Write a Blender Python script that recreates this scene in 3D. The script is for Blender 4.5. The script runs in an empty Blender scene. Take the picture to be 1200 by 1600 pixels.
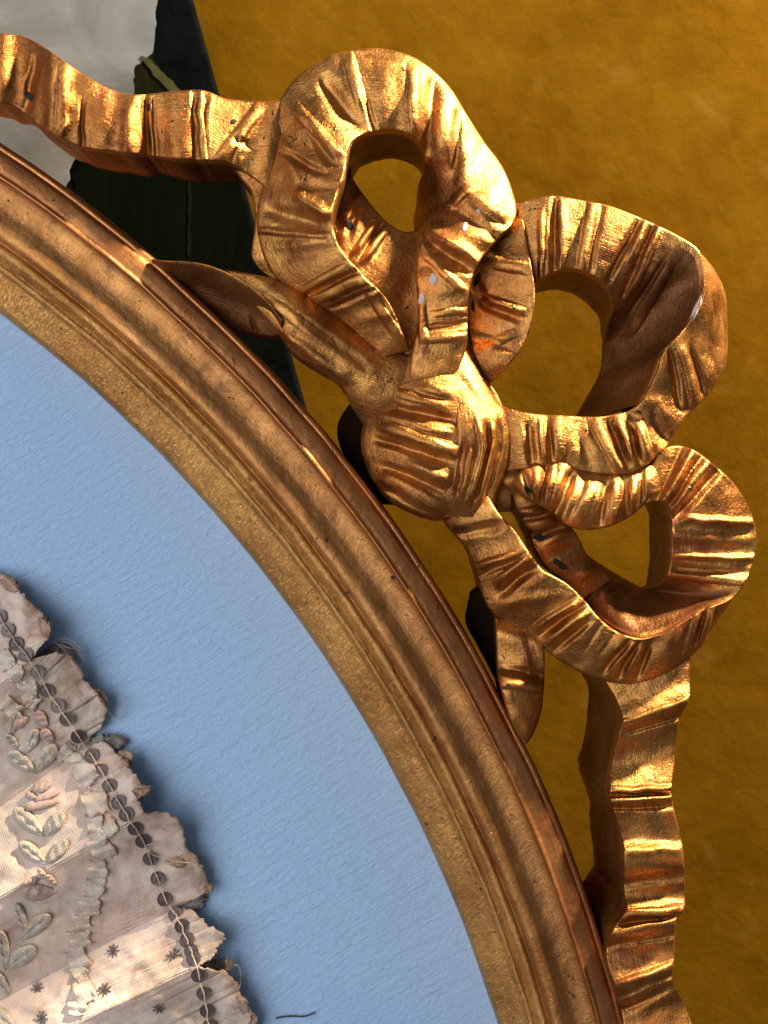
import bpy, bmesh, math, random
import numpy as np
from mathutils import Vector
from mathutils.bvhtree import BVHTree

random.seed(7)
rng = np.random.RandomState(7)
SC = bpy.context.scene
COL = SC.collection

# ------------------------------------------------------------------ camera, world, lamps, exposure
# Plan units ("u", 0.2 mm) are measured on the plane of the frame; the camera faces that plane.
U = 0.0002
D = 1600.0                       # camera distance from the frame plane, in u (0.32 m)

def W(x, y, h):
    """plan position (x right, y down) as seen from the lens, height h towards the lens -> metres"""
    k = (D - h) / D
    return ((x - 600) * k * U, -h * U, (800 - y) * k * U)

cam = bpy.data.cameras.new('camera')
cam.sensor_fit = 'VERTICAL'
cam.sensor_height = 24.0
cam.lens = 24.0
cam.clip_start = 0.01
cam.clip_end = 20
cam.dof.use_dof = True
cam.dof.focus_distance = (D - 40) * U
cam.dof.aperture_fstop = 7.0
camo = bpy.data.objects.new('camera', cam)
COL.objects.link(camo)
camo.location = (0, -D * U, 0)
camo.rotation_euler = (math.radians(90), 0, 0)
SC.camera = camo

world = bpy.data.worlds.new('World')
SC.world = world
world.use_nodes = True
world.node_tree.nodes['Background'].inputs[0].default_value = (0.78, 0.80, 0.86, 1)
world.node_tree.nodes['Background'].inputs[1].default_value = 0.17

def area(name, loc, size, power, col, size_y=None, target=(0, 0, 0)):
    l = bpy.data.lights.new(name, 'AREA')
    l.energy = power
    l.color = col
    l.size = size
    if size_y:
        l.shape = 'RECTANGLE'
        l.size_y = size_y
    o = bpy.data.objects.new(name, l)
    COL.objects.link(o)
    o.location = loc
    d = Vector(target) - Vector(loc)
    o.rotation_euler = d.to_track_quat('-Z', 'Y').to_euler()
    return o

# low warm sunlight from the upper right, raking across the frame
area('sunbeam_lamp', (0.58, -0.155, 0.70), 0.065, 54, (1.0, 0.82, 0.56), target=(0.06, 0, 0.0))
# broad window light from the left
area('window_lamp', (-1.15, -1.25, 0.05), 1.6, 27, (0.97, 0.98, 1.0), size_y=1.8, target=(0, 0, 0))

SC.cycles.max_bounces = 7
SC.cycles.glossy_bounces = 4
SC.cycles.diffuse_bounces = 3
SC.view_settings.view_transform = 'Standard'
SC.view_settings.look = 'None'
SC.view_settings.gamma = 1
SC.view_settings.exposure = 0
SC.view_settings.use_curve_mapping = False

# ------------------------------------------------------------------ helpers
def vnoise(x, y, seed=0):
    """smooth value noise on arrays, -1..1"""
    xi = np.floor(x).astype(np.int64); yi = np.floor(y).astype(np.int64)
    fx = x - xi; fy = y - yi
    fx = fx * fx * (3 - 2 * fx); fy = fy * fy * (3 - 2 * fy)
    def hsh(a, b):
        n = (a * 374761393 + b * 668265263 + seed * 974634777) & 0x7fffffff
        n = ((n ^ (n >> 13)) * 1274126177) & 0x7fffffff
        return ((n ^ (n >> 16)) & 0xffff) / 32767.5 - 1
    a = hsh(xi, yi) * (1 - fx) + hsh(xi + 1, yi) * fx
    b = hsh(xi, yi + 1) * (1 - fx) + hsh(xi + 1, yi + 1) * fx
    return a * (1 - fy) + b * fy

def catmull(P, n):
    """P (k,m) control rows -> n resampled rows (uniform in index) and the index parameter"""
    P = np.asarray(P, float)
    k = len(P)
    s = np.linspace(0, k - 1, n)
    i = np.clip(np.floor(s).astype(int), 0, k - 2)
    f = (s - i)[:, None]
    p0 = P[np.maximum(i - 1, 0)]; p1 = P[i]; p2 = P[i + 1]; p3 = P[np.minimum(i + 2, k - 1)]
    return 0.5 * (2 * p1 + (p2 - p0) * f + (2 * p0 - 5 * p1 + 4 * p2 - p3) * f * f + (3 * p1 - p0 - 3 * p2 + p3) * f ** 3)

def mesh_obj(name, verts, faces, mat, parent=None, uvs=None, smooth=True, fix=False, attrs=None):
    me = bpy.data.meshes.new(name)
    me.from_pydata([tuple(v) for v in verts], [], [tuple(int(q) for q in f) for f in faces])
    if fix:
        b = bmesh.new(); b.from_mesh(me)
        bmesh.ops.recalc_face_normals(b, faces=b.faces)
        b.to_mesh(me); b.free()
    if uvs is not None:
        lay = me.uv_layers.new(name='UVMap')
        li = np.zeros(len(me.loops), np.int32)
        me.loops.foreach_get('vertex_index', li)
        lay.data.foreach_set('uv', np.asarray(uvs, np.float32)[li].ravel())
    if attrs:
        for k, a in attrs.items():
            at = me.attributes.new(k, 'FLOAT', 'POINT')
            at.data.foreach_set('value', np.asarray(a, np.float32))
    if smooth:
        me.polygons.foreach_set('use_smooth', np.ones(len(me.polygons), bool))
    me.update()
    if mat: me.materials.append(mat)
    o = bpy.data.objects.new(name, me)
    COL.objects.link(o)
    if parent: o.parent = parent
    return o

def thing(name, label, cat, group=None):
    o = bpy.data.objects.new(name, None)
    COL.objects.link(o)
    o.empty_display_size = 0.02
    o['label'] = label; o['category'] = cat
    if group: o['group'] = group
    return o

# ------------------------------------------------------------------ materials
class NT:
    def __init__(self, name):
        self.m = bpy.data.materials.new(name)
        self.m.use_nodes = True
        self.t = self.m.node_tree
        self.b = self.t.nodes['Principled BSDF']
    def n(self, kind, **kw):
        nd = self.t.nodes.new(kind)
        for k, v in kw.items():
            if k in nd.inputs: nd.inputs[k].default_value = v
            else: setattr(nd, k, v)
        return nd
    def l(self, a, b): self.t.links.new(a, b)
    def coord(self, kind='Object', scale=(1, 1, 1), rot=(0, 0, 0)):
        c = self.n('ShaderNodeTexCoord'); m = self.n('ShaderNodeMapping')
        self.l(c.outputs[kind], m.inputs['Vector'])
        m.inputs['Scale'].default_value = scale
        m.inputs['Rotation'].default_value = rot
        return m.outputs[0]
    def noise(self, vec, scale, detail=3, rough=0.55, dist=0.0):
        nd = self.n('ShaderNodeTexNoise', Scale=scale, Detail=detail, Roughness=rough, Distortion=dist)
        self.l(vec, nd.inputs['Vector'])
        return nd.outputs['Fac']
    def ramp(self, fac, stops, interp='LINEAR'):
        r = self.n('ShaderNodeValToRGB')
        r.color_ramp.interpolation = interp
        e = r.color_ramp.elements
        while len(e) < len(stops): e.new(0.5)
        for q, (p, c) in zip(e, stops):
            q.position = p
            q.color = (c, c, c, 1) if isinstance(c, (int, float)) else (*c, 1)
        self.l(fac, r.inputs[0])
        return r.outputs[0]
    def mix(self, fac, a, b, mode='MIX'):
        x = self.n('ShaderNodeMix', data_type='RGBA', blend_type=mode)
        for sock, v in ((x.inputs['Factor'], fac), (x.inputs[6], a), (x.inputs[7], b)):
            if hasattr(v, 'node'): self.l(v, sock)
            elif isinstance(v, (int, float)): sock.default_value = v
            else: sock.default_value = (*v, 1)
        return x.outputs[2]
    def math(self, op, a, b=0.0):
        x = self.n('ShaderNodeMath', operation=op)
        for i, v in enumerate((a, b)):
            if hasattr(v, 'node'): self.l(v, x.inputs[i])
            else: x.inputs[i].default_value = v
        return x.outputs[0]
    def bump(self, h, dist, strength=1.0, prev=None):
        x = self.n('ShaderNodeBump', Strength=strength, Distance=dist)
        self.l(h, x.inputs['Height'])
        if prev is not None: self.l(prev, x.inputs['Normal'])
        return x.outputs[0]

def gilt(name, light, mid, bole, bole_lo, bole_hi, rough=(0.22, 0.42), brush=(1.0, 26), brush_amt=0.0002,
         pebble=0.00010, pebble_scale=900, sparkle=0.0, dark_spots=0.66, scratch=0.0):
    k = NT(name)
    ob = k.coord('Object'); uv = k.coord('UV', (brush[0], brush[1], 1))
    big = k.noise(ob, 45, 4, 0.6, 0.3)
    col = k.mix(k.ramp(big, [(0.35, 0.0), (0.68, 1.0)]), mid, light)
    streak = k.noise(uv, 1.0, 5, 0.62, 0.25)
    col = k.mix(k.math('MULTIPLY', k.ramp(streak, [(0.35, 1.0), (0.62, 0.0)]), 0.4), col, mid)
    # worn places where the red bole under the leaf shows, streaked along the brush
    wear = k.noise(ob, 70, 6, 0.68, 0.6)
    wear = k.math('ADD', k.math('MULTIPLY', wear, 0.72), k.math('MULTIPLY', streak, 0.28))
    wf = k.ramp(wear, [(bole_lo, 0.0), (bole_hi, 1.0)])
    col = k.mix(wf, col, bole)
    # small dark flaws
    sp = k.noise(ob, 420, 3, 0.6, 0.4)
    spf = k.math('MULTIPLY', k.ramp(sp, [(dark_spots, 0.0), (dark_spots + 0.05, 1.0)]), k.ramp(big, [(0.5, 1.0), (0.7, 0.15)]))
    col = k.mix(spf, col, (0.035, 0.022, 0.012))
    if scratch:
        sn = k.noise(k.coord('UV', (0.55, 34, 1), (0, 0, 0.02)), 1.0, 4, 0.7, 0.3)
        gate = k.ramp(k.noise(ob, 60, 3, 0.6), [(0.42, 0.0), (0.6, 1.0)])
        sf = k.math('MULTIPLY', k.math('MULTIPLY', k.ramp(sn, [(0.60, 0.0), (0.68, 1.0)]), gate), scratch)
        col = k.mix(sf, col, (0.07, 0.032, 0.014))
        lf = k.math('MULTIPLY', k.ramp(sn, [(0.30, 1.0), (0.38, 0.0)]), scratch * 0.7)
        col = k.mix(lf, col, (0.80, 0.52, 0.28))
    # shade painted in as dark brown on ribbon sides and loop insides
    tn = k.n('ShaderNodeAttribute'); tn.attribute_name = 'side_shade'
    tf = k.ramp(k.math('ADD', tn.outputs['Fac'], k.math('MULTIPLY', k.math('SUBTRACT', wear, 0.5), 0.9)), [(0.38, 0.0), (0.62, 1.0)])
    col = k.mix(k.math('MULTIPLY', tf, 0.9), col, k.mix(k.ramp(big, [(0.35, 0.0), (0.65, 1.0)]), (0.085, 0.025, 0.006), (0.155, 0.052, 0.013)))
    k.l(col, k.b.inputs['Base Color'])
    k.l(k.math('MULTIPLY', k.math('SUBTRACT', 1.0, spf), 0.4), k.b.inputs['Specular IOR Level'])
    met = k.math('SUBTRACT', 1.0, k.math('MAXIMUM', k.math('MAXIMUM', k.math('MULTIPLY', wf, 0.55), k.math('MULTIPLY', tf, 0.35)), spf))
    k.l(met, k.b.inputs['Metallic'])
    rn = k.noise(ob, 160, 4, 0.6)
    rr = k.math('ADD', k.math('MULTIPLY', k.ramp(rn, [(0.3, 0.0), (0.7, 1.0)]), rough[1] - rough[0]), rough[0])
    k.l(k.math('MINIMUM', k.math('ADD', rr, k.math('MULTIPLY', streak, 0.12)), 1.0), k.b.inputs['Roughness'])
    fine = k.noise(k.coord('UV', (brush[0] * 1.4, brush[1] * 3.0, 1)), 1.0, 4, 0.6, 0.4)
    nb = k.bump(fine, brush_amt, 0.8)
    nb = k.bump(k.noise(ob, pebble_scale, 3, 0.6), pebble, 0.75, nb)
    nb = k.bump(k.noise(ob, 420, 3, 0.6, 0.4), 0.00045, 0.5, nb)
    if sparkle:
        vo = k.n('ShaderNodeTexVoronoi', Scale=1.0, feature='F1')
        k.l(k.coord('UV', (17, 13, 1), (0, 0, 0.5)), vo.inputs['Vector'])
        nb = k.bump(vo.outputs['Color'], sparkle, 0.9, nb)
        ns = k.noise(k.coord('UV', (34, 9, 1), (0, 0, 0.7)), 1.0, 3, 0.7, 1.2)
        nb = k.bump(ns, sparkle * 0.9, 0.8, nb)
    k.l(nb, k.b.inputs['Normal'])
    return k.m

GOLD = gilt('gilded_carving', (0.68, 0.345, 0.098), (0.34, 0.132, 0.034), (0.20, 0.052, 0.010), 0.50, 0.62, pebble=0.00026, pebble_scale=1150, dark_spots=0.65, scratch=0.22)
GOLD_RAIL = gilt('gilded_rail', (0.64, 0.295, 0.11), (0.46, 0.18, 0.062), (0.26, 0.08, 0.03), 0.52, 0.68,
                 rough=(0.32, 0.5), brush=(0.35, 22), brush_amt=0.00006, pebble=0.00006, dark_spots=0.66, scratch=0.9)
GOLD_COVE = gilt('gilded_cove', (0.60, 0.295, 0.10), (0.38, 0.162, 0.053), (0.11, 0.055, 0.025), 0.54, 0.68,
                 rough=(0.34, 0.52), brush=(1.6, 14), brush_amt=0.00009, pebble=0.00006, sparkle=0.00022, scratch=0.7)
GOLD_SIGHT = gilt('gilded_sight_edge', (0.72, 0.38, 0.12), (0.44, 0.195, 0.056), (0.20, 0.075, 0.02), 0.56, 0.70,
                  rough=(0.26, 0.44), brush=(5, 12), brush_amt=0.00009, pebble=0.00010, sparkle=0.0006, scratch=0.35)

def plain(name, col, rough=0.6, metal=0.0, sub=0.0):
    k = NT(name)
    k.b.inputs['Base Color'].default_value = (*col, 1)
    k.b.inputs['Roughness'].default_value = rough
    k.b.inputs['Metallic'].default_value = metal
    k.b.inputs['Specular IOR Level'].default_value = 0.2
    return k.m

def mat_wall():
    k = NT('ochre_wall')
    ob = k.coord('Object')
    a = k.noise(ob, 22, 5, 0.6, 0.4)
    b = k.noise(ob, 110, 4, 0.6, 0.3)
    col = k.mix(k.ramp(a, [(0.3, 0.0), (0.72, 1.0)]), (0.076, 0.034, 0.0016), (0.118, 0.057, 0.003))
    col = k.mix(k.math('MULTIPLY', k.ramp(b, [(0.40, 0.0), (0.75, 1.0)]), 0.4), col, (0.14, 0.072, 0.0045))
    col = k.mix(k.math('MULTIPLY', k.ramp(k.noise(ob, 70, 2), [(0.62, 0.0), (0.72, 1.0)]), 0.2), col, (0.17, 0.10, 0.02))
    k.l(col, k.b.inputs['Base Color'])
    k.b.inputs['Roughness'].default_value = 1.0
    k.b.inputs['Specular IOR Level'].default_value = 0.0
    k.l(k.bump(b, 0.0006, 0.6), k.b.inputs['Normal'])
    return k.m

def mat_paper():
    k = NT('blue_laid_paper')
    ob = k.coord('Object', (1, 1, 1), (0, math.radians(28), 0))
    st = k.n('ShaderNodeMapping'); k.l(ob, st.inputs['Vector'])
    st.inputs['Scale'].default_value = (0.36, 1, 1.0)
    r = k.noise(st.outputs[0], 900, 4, 0.66, 0.7)
    s2 = k.n('ShaderNodeMapping'); k.l(ob, s2.inputs['Vector'])
    s2.inputs['Scale'].default_value = (0.18, 1, 1.0)
    r2 = k.noise(s2.outputs[0], 420, 2, 0.5, 0.3)
    col = k.mix(k.ramp(k.noise(k.coord('Object'), 14, 3), [(0.3, 0.0), (0.7, 1.0)]), (0.37, 0.55, 0.82), (0.40, 0.58, 0.84))
    k.l(col, k.b.inputs['Base Color'])
    k.b.inputs['Roughness'].default_value = 0.8
    k.b.inputs['Specular IOR Level'].default_value = 0.2
    nb = k.bump(r, 0.00075, 0.8)
    nb = k.bump(r2, 0.0007, 0.5, nb)
    k.l(nb, k.b.inputs['Normal'])
    return k.m

def mat_silk(name, base, alt, stain, green=0.0, weave=2600, rough=0.55, sheen=0.3, relief=0.00012):
    k = NT(name)
    ob = k.coord('Object')
    a = k.noise(ob, 55, 5, 0.62, 0.5)
    col = k.mix(k.ramp(a, [(0.36, 0.0), (0.66, 1.0)]), base, alt)
    if green:
        g = k.noise(ob, 30, 3, 0.5, 0.2)
        col = k.mix(k.math('MULTIPLY', k.ramp(g, [(0.5, 0.0), (0.7, 1.0)]), green), col, (0.30, 0.32, 0.24))
    at = k.n('ShaderNodeAttribute'); at.attribute_name = 'edge'
    s = k.noise(ob, 90, 5, 0.68, 0.8)
    e = k.math('ADD', k.math('MULTIPLY', at.outputs['Fac'], 0.20), s)
    col = k.mix(k.math('MULTIPLY', k.ramp(e, [(0.55, 0.0), (0.78, 1.0)]), 0.85), col, stain)
    k.l(col, k.b.inputs['Base Color'])
    k.b.inputs['Roughness'].default_value = rough
    k.b.inputs['Sheen Weight'].default_value = sheen
    wv = k.n('ShaderNodeTexWave', Scale=weave / 6.28, Distortion=1.2, Detail=1.0)
    k.l(k.coord('Object', (1, 1, 1), (0, math.radians(28), 0)), wv.inputs['Vector'])
    wv2 = k.n('ShaderNodeTexWave', Scale=weave / 6.28, Distortion=1.2, Detail=1.0, bands_direction='Z')
    k.l(k.coord('Object', (1, 1, 1), (0, math.radians(28), 0)), wv2.inputs['Vector'])
    nb = k.bump(k.math('MULTIPLY', wv.outputs['Fac'], wv2.outputs['Fac']), relief, 0.8)
    nb = k.bump(k.noise(ob, 260, 3, 0.6, 0.6), 0.0006, 0.5, nb)
    k.l(nb, k.b.inputs['Normal'])
    return k.m

WALL = mat_wall()
PAPER = mat_paper()
SILK = mat_silk('aged_silk', (0.76, 0.595, 0.50), (0.50, 0.36, 0.285), (0.27, 0.13, 0.065), green=0.7)
TRIM = mat_silk('woven_ribbon', (0.64, 0.555, 0.47), (0.46, 0.38, 0.31), (0.40, 0.25, 0.16), weave=2500, rough=0.45, relief=0.00014)
LEAFSILK = mat_silk('grey_leaf_silk', (0.50, 0.44, 0.37), (0.32, 0.275, 0.225), (0.30, 0.22, 0.15), weave=2300, rough=0.45, relief=0.00018)
ROSESILK = mat_silk('rose_silk', (0.48, 0.34, 0.30), (0.36, 0.235, 0.20), (0.36, 0.18, 0.12), weave=4200, rough=0.4)
LINING = mat_silk('dark_gauze', (0.20, 0.185, 0.165), (0.27, 0.25, 0.225), (0.14, 0.09, 0.06))
BROWN = mat_silk('browned_silk', (0.34, 0.20, 0.12), (0.42, 0.29, 0.20), (0.16, 0.07, 0.03))
THREAD = plain('linen_thread', (0.55, 0.44, 0.35), 0.6)
SEQUIN = plain('tarnished_sequin', (0.125, 0.10, 0.095), 0.45, 0.6)
SHADE_BLACK = plain('painted_shade_black', (0.010, 0.005, 0.0025), 0.95)  # near-black colour stands in for the shade behind the knot
SHADE_BLACK.node_tree.nodes['Principled BSDF'].inputs['Specular IOR Level'].default_value = 0.0
FLECK = plain('white_paint', (0.55, 0.47, 0.43), 0.7)

# ------------------------------------------------------------------ setting: the wall
def sheet(name, x0, y0, x1, y1, h, mat, parent=None):
    return mesh_obj(name, [W(x0, y1, h), W(x1, y1, h), W(x1, y0, h), W(x0, y0, h)], [(0, 1, 2, 3)], mat, parent, smooth=False)

HW = -330
wall = sheet('wall', -3500, -2800, 4200, 4200, HW, WALL)
wall['kind'] = 'structure'

# ------------------------------------------------------------------ the painting behind the frame
def poly_slab(name, pts, h0, h1, mat, parent, bevel=0.0, smooth=False):
    """flat outline given in plan, standing from h0 (back) to h1 (front)"""
    k0 = [W(x, y, h1) for x, y in pts]
    n = len(pts)
    v = [(p[0], -h0 * U, p[2]) for p in k0] + k0
    f = [tuple(range(n)), tuple(range(2 * n - 1, n - 1, -1))] + [(i, (i + 1) % n, n + (i + 1) % n, n + i) for i in range(n)]
    o = mesh_obj(name, v, f, mat, parent, smooth=smooth, fix=True)
    return o

def dab(name, pts, h, mat, parent, thick=2.0, n=160):
    """a raised dab of paint: uneven thick outline"""
    P = catmull(np.array(pts + [pts[0]], float), n)[:-1]
    P = P + np.c_[vnoise(P[:, 0] / 9, P[:, 1] / 9, 3), vnoise(P[:, 0] / 9, P[:, 1] / 9, 4)] * 2.2
    return poly_slab(name, [tuple(p) for p in P], h, h + thick, mat, parent)

def mat_paint(name, c1, c2, scale=60, stretch=(1, 1, 1), rot=0.4):
    k = NT(name)
    v = k.coord('Object', stretch, (0, rot, 0))
    a = k.noise(v, scale, 6, 0.65, 0.8)
    k.l(k.mix(k.ramp(a, [(0.32, 0.0), (0.68, 1.0)]), c1, c2), k.b.inputs['Base Color'])
    k.b.inputs['Roughness'].default_value = 0.6
    k.b.inputs['Specular IOR Level'].default_value = 0.0
    k.l(k.bump(a, 0.0005, 0.4), k.b.inputs['Normal'])
    return k.m

HP = HW + 95
paint_black = mat_paint('black_ground', (0.0015, 0.002, 0.002), (0.004, 0.005, 0.0055), 90)
paint_white = mat_paint('grey_white_petal', (0.095, 0.104, 0.114), (0.185, 0.198, 0.21), 26, (1, 1, 1.3), 0.9)
paint_green = mat_paint('dark_leaf_green', (0.004, 0.0048, 0.0018), (0.010, 0.011, 0.004), 70, (2.5, 1, 0.6), 0.2)
paint_olive = mat_paint('olive_stroke', (0.03, 0.033, 0.013), (0.055, 0.056, 0.024), 120, (1, 1, 0.5), -0.7)
paint_mid = mat_paint('bottle_green', (0.0018, 0.0028, 0.0016), (0.004, 0.0055, 0.0026), 60, (2.5, 1, 0.5), 0.0)
painting = thing('painting', 'dark canvas painting of a white flower leaning behind the gilded frame', 'painting')
panel = poly_slab('canvas', [(-330, -330), (208, -330), (480, 650), (-100, 780)], HP - 60, HP, paint_black, painting)
bv = panel.modifiers.new('b', 'BEVEL'); bv.width = 0.0014; bv.segments = 3
dab('flower_petal', [(-200, -200), (150, -230), (240, -120), (246, -30), (243, 20), (241, 55), (236, 82), (222, 96), (210, 104),
                     (209, 130), (206, 160), (180, 190), (150, 215), (122, 238), (108, 262), (104, 285), (60, 330), (-120, 330)], HP, paint_white, painting, 2.5)
dab('leaf', [(211, 104), (228, 86), (246, 100), (262, 122), (275, 145), (270, 170), (235, 185), (208, 168)], HP, paint_green, painting, 2.0)
dab('leaf_stroke', [(218, 90), (226, 88), (252, 110), (284, 146), (276, 152), (246, 122)], HP + 2.2, paint_olive, painting, 1.4, 90)
dab('foliage', [(112, 275), (150, 245), (215, 250), (300, 270), (372, 300), (388, 360), (382, 420), (300, 440), (180, 380), (128, 318)], HP, paint_mid, painting, 1.2)
dab('stem', [(293, 262), (297, 262), (299, 330), (297, 395), (293, 395), (294, 330)], HP + 1.4, paint_green, painting, 1.0, 60)

HM = -108
FRAME_DROP = 32
# ------------------------------------------------------------------ the frame: moulding swept round its arc
frame = thing('round_frame', 'carved and gilded round picture frame with a tied ribbon bow on its rim', 'picture frame')
CO, RO = np.array((-1274., 2159.)), 2319.
CI, RI = np.array((-1305., 2230.)), 2175.

def ring_pt(f, a):
    r = RO + (RI - RO) * f
    return CO[0] + (CI - CO)[0] * f + r * np.cos(a), CO[1] + (CI - CO)[1] * f - r * np.sin(a)

def moulding(name, prof, mat, seed, rough_amt=0.8, closed=False):
    """prof: list of (fraction across, height); swept"""
    P = np.array(prof, float)
    P = catmull(P, (len(P) - 1) * 6 + 1) if not closed else P
    P[:, 1] -= FRAME_DROP
    A = np.radians(np.linspace(2, 74, 900))
    F, AA = np.meshgrid(P[:, 0], A)
    H = np.repeat(P[:, 1][None], len(A), 0)
    S = AA * 2250
    H = H + vnoise(S / 34, F * 9 + seed, seed) * rough_amt * 0.35 + vnoise(S / 9, F * 22 + seed, seed + 1) * rough_amt * 0.2
    Fj = F + vnoise(S / 60, F * 0 + seed, seed + 5) * 0.004
    X, Y = ring_pt(Fj, AA)
    k = (D - H) / D
    V = np.stack([(X - 600) * k * U, -H * U, (800 - Y) * k * U], -1).reshape(-1, 3)
    nu, nv = F.shape
    idx = np.arange(nu * nv).reshape(nu, nv)
    faces = np.stack([idx[:-1, :-1], idx[:-1, 1:], idx[1:, 1:], idx[1:, :-1]], -1).reshape(-1, 4)
    uv = np.stack([S / 100, F * 2.0], -1).reshape(-1, 2)
    return mesh_obj(name, V, faces, mat, frame, uv)

moulding('outer_rail', [(0.0, -150), (0.0, -70), (0.0, 10), (0.003, 30), (0.012, 38), (0.03, 41), (0.048, 41), (0.056, 43), (0.075, 48), (0.11, 51),
                        (0.15, 53), (0.185, 54), (0.20, 57), (0.212, 57), (0.22, 53)], GOLD_RAIL, 11, 0.9)
moulding('cove', [(0.219, 53.5), (0.228, 50), (0.25, 46), (0.29, 42), (0.34, 40), (0.39, 40), (0.44, 43), (0.48, 46), (0.52, 47), (0.55, 45), (0.575, 40), (0.59, 36)], GOLD_COVE, 21, 1.4)
moulding('bead', [(0.588, 36.5), (0.597, 36), (0.612, 39), (0.635, 40), (0.66, 38), (0.68, 34), (0.70, 30)], GOLD_SIGHT, 31, 1.8)
moulding('sight_edge', [(0.698, 30.5), (0.712, 31), (0.73, 32), (0.75, 30), (0.77, 26), (0.81, 22), (0.86, 17), (0.92, 10), (0.965, 4), (0.985, -2), (0.995, -14), (0.999, -40), (0.999, -80)], GOLD_SIGHT, 41, 1.8)

# ------------------------------------------------------------------ the carved ribbon
RIB = []      # (object) for ray casts
BOW = None

def ribbon(name, rows, ridges=(), back=-70, edge=7.0, seed=1, step=1.7, nt=56, shift=(0, 0), inset=3.0, lump=0.8, mat=None, flat=0.6, wave=3.2, rev=None):
    """A solid carved strip.  rows: (Lx,Ly,Rx,Ry,hL,hC,hR) control rows along it; ridges: (x0,y0,x1,y1,width,height)."""
    R = np.array(rows, float)
    cl = np.hypot(*np.diff((R[:, 0:2] + R[:, 2:4]) / 2, axis=0).T).sum()
    ns = int(max(24, cl / step))
    mean = (R[:, 4] + R[:, 6]) / 2
    R[:, 5] = mean + (R[:, 5] - mean) * flat
    edge = edge * (0.55 if flat < 1 else 1)
    Q = catmull(R, ns)
    t = 0.5 - 0.5 * np.cos(np.pi * np.linspace(0, 1, nt))
    t = 0.6 * t + 0.4 * np.linspace(0, 1, nt)
    L, Rr = Q[:, 0:2], Q[:, 2:4]
    X = L[:, :1] * (1 - t) + Rr[:, :1] * t
    Y = L[:, 1:2] * (1 - t) + Rr[:, 1:2] * t
    wid = np.maximum(np.hypot(*(Rr - L).T), 1e-3)[:, None]
    hL, hC, hR = Q[:, 4:5], Q[:, 5:6], Q[:, 6:7]
    H = hL * (1 - t) * (1 - 2 * t) + hC * 4 * t * (1 - t) + hR * t * (2 * t - 1)
    hand = vnoise(X / 26, Y / 26, seed) * 2.2 + vnoise(X / 11, Y / 11, seed + 9) * 0.5
    H = H + hand * lump
    if wave:
        along = np.r_[0, np.cumsum(np.hypot(*np.diff((L + Rr) / 2, axis=0).T))][:, None]
        ph = along / 13.0 + 2.2 * vnoise(along / 90 + seed, along * 0 + seed, 5) + (t[None] - 0.5) * 1.3 * vnoise(along / 120, along * 0 + 3.0 * seed, 6)
        H = H + wave * (np.sin(ph) + 0.2 * np.sin(2 * ph + 0.8)) * (0.6 + 0.4 * vnoise(along / 70, along * 0 + seed, 8))
    for x0, y0, x1, y1, w, a in ridges:
        dx, dy = x1 - x0, y1 - y0
        ln = math.hypot(dx, dy)
        wob = vnoise(X / 22, Y / 22, seed + 31) * 1.6
        al = ((X - x0) * dx + (Y - y0) * dy) / ln
        pe = (-(X - x0) * dy + (Y - y0) * dx) / ln + wob
        win = 1 / (1 + np.exp(-(al + 1) / 5.0)) / (1 + np.exp((al - ln - 1) / 5.0))
        if w >= 9:
            H = H + 1.1 * a * np.exp(-(pe / w) ** 2) * win
        elif a > 0:
            H = H + 1.05 * a * np.sqrt(np.clip(1 - (pe / (1.3 * w)) ** 2, 0, 1)) * win      # a rounded bead with sharp creases
        else:
            vq = np.clip(1 - np.abs(pe) / (1.7 * w), 0, 1)
            H = H + 1.1 * a * vq * vq * (3 - 2 * vq) * win              # a V cut
    # rolled edges
    d = np.minimum(t, 1 - t) * wid
    e = np.minimum(edge, wid * 0.3)
    q = np.clip(1 - d / e, 0, 1)
    H = H - e * 0.9 * (1 - np.sqrt(np.clip(1 - q * q, 0, 1)))
    # rolled ends
    sa = np.r_[0, np.cumsum(np.hypot(*np.diff((L + Rr) / 2, axis=0).T))]
    k = (D - H) / D
    WX, WZ = (X - 600) * k, (800 - Y) * k
    V = [np.stack([WX, -H, WZ], -1).reshape(-1, 3)]
    uvs = [np.stack([np.repeat(sa[:, None], nt, 1) / 100, t * wid / 100], -1).reshape(-1, 2)]
    srow = np.linspace(0, len(R) - 1, ns)
    side_shade = np.zeros((ns, nt))
    if rev is not None:  # rows past rev take the painted shade of the ribbon's inner face
        side_shade = np.clip((srow[:, None] - rev) / 1.6, 0, 1) * np.clip(1.25 - np.abs(0 * t)[None], 0, 1) * np.clip((t[None] - 0.03) / 0.06, 0, 1)
    idx = np.arange(ns * nt).reshape(ns, nt)
    faces = [np.stack([idx[:-1, :-1], idx[1:, :-1], idx[1:, 1:], idx[:-1, 1:]], -1).reshape(-1, 4)]
    # border loop -> walls going back
    loop = np.r_[idx[0, :], idx[1:, -1], idx[-1, -2::-1], idx[-2:0:-1, 0]]
    fx, fz, fh = WX.ravel()[loop], WZ.ravel()[loop], H.ravel()[loop]
    cx = WX.mean(1); cz = WZ.mean(1)
    rowid = loop // nt
    nx, nz = cx[rowid] - fx, cz[rowid] - fz
    nn = np.maximum(np.hypot(nx, nz), 1e-3)
    nlev = 9
    prev = loop
    base = ns * nt
    per = len(loop)
    arc = np.r_[0, np.cumsum(np.hypot(np.diff(fx), np.diff(fz)))]
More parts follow.
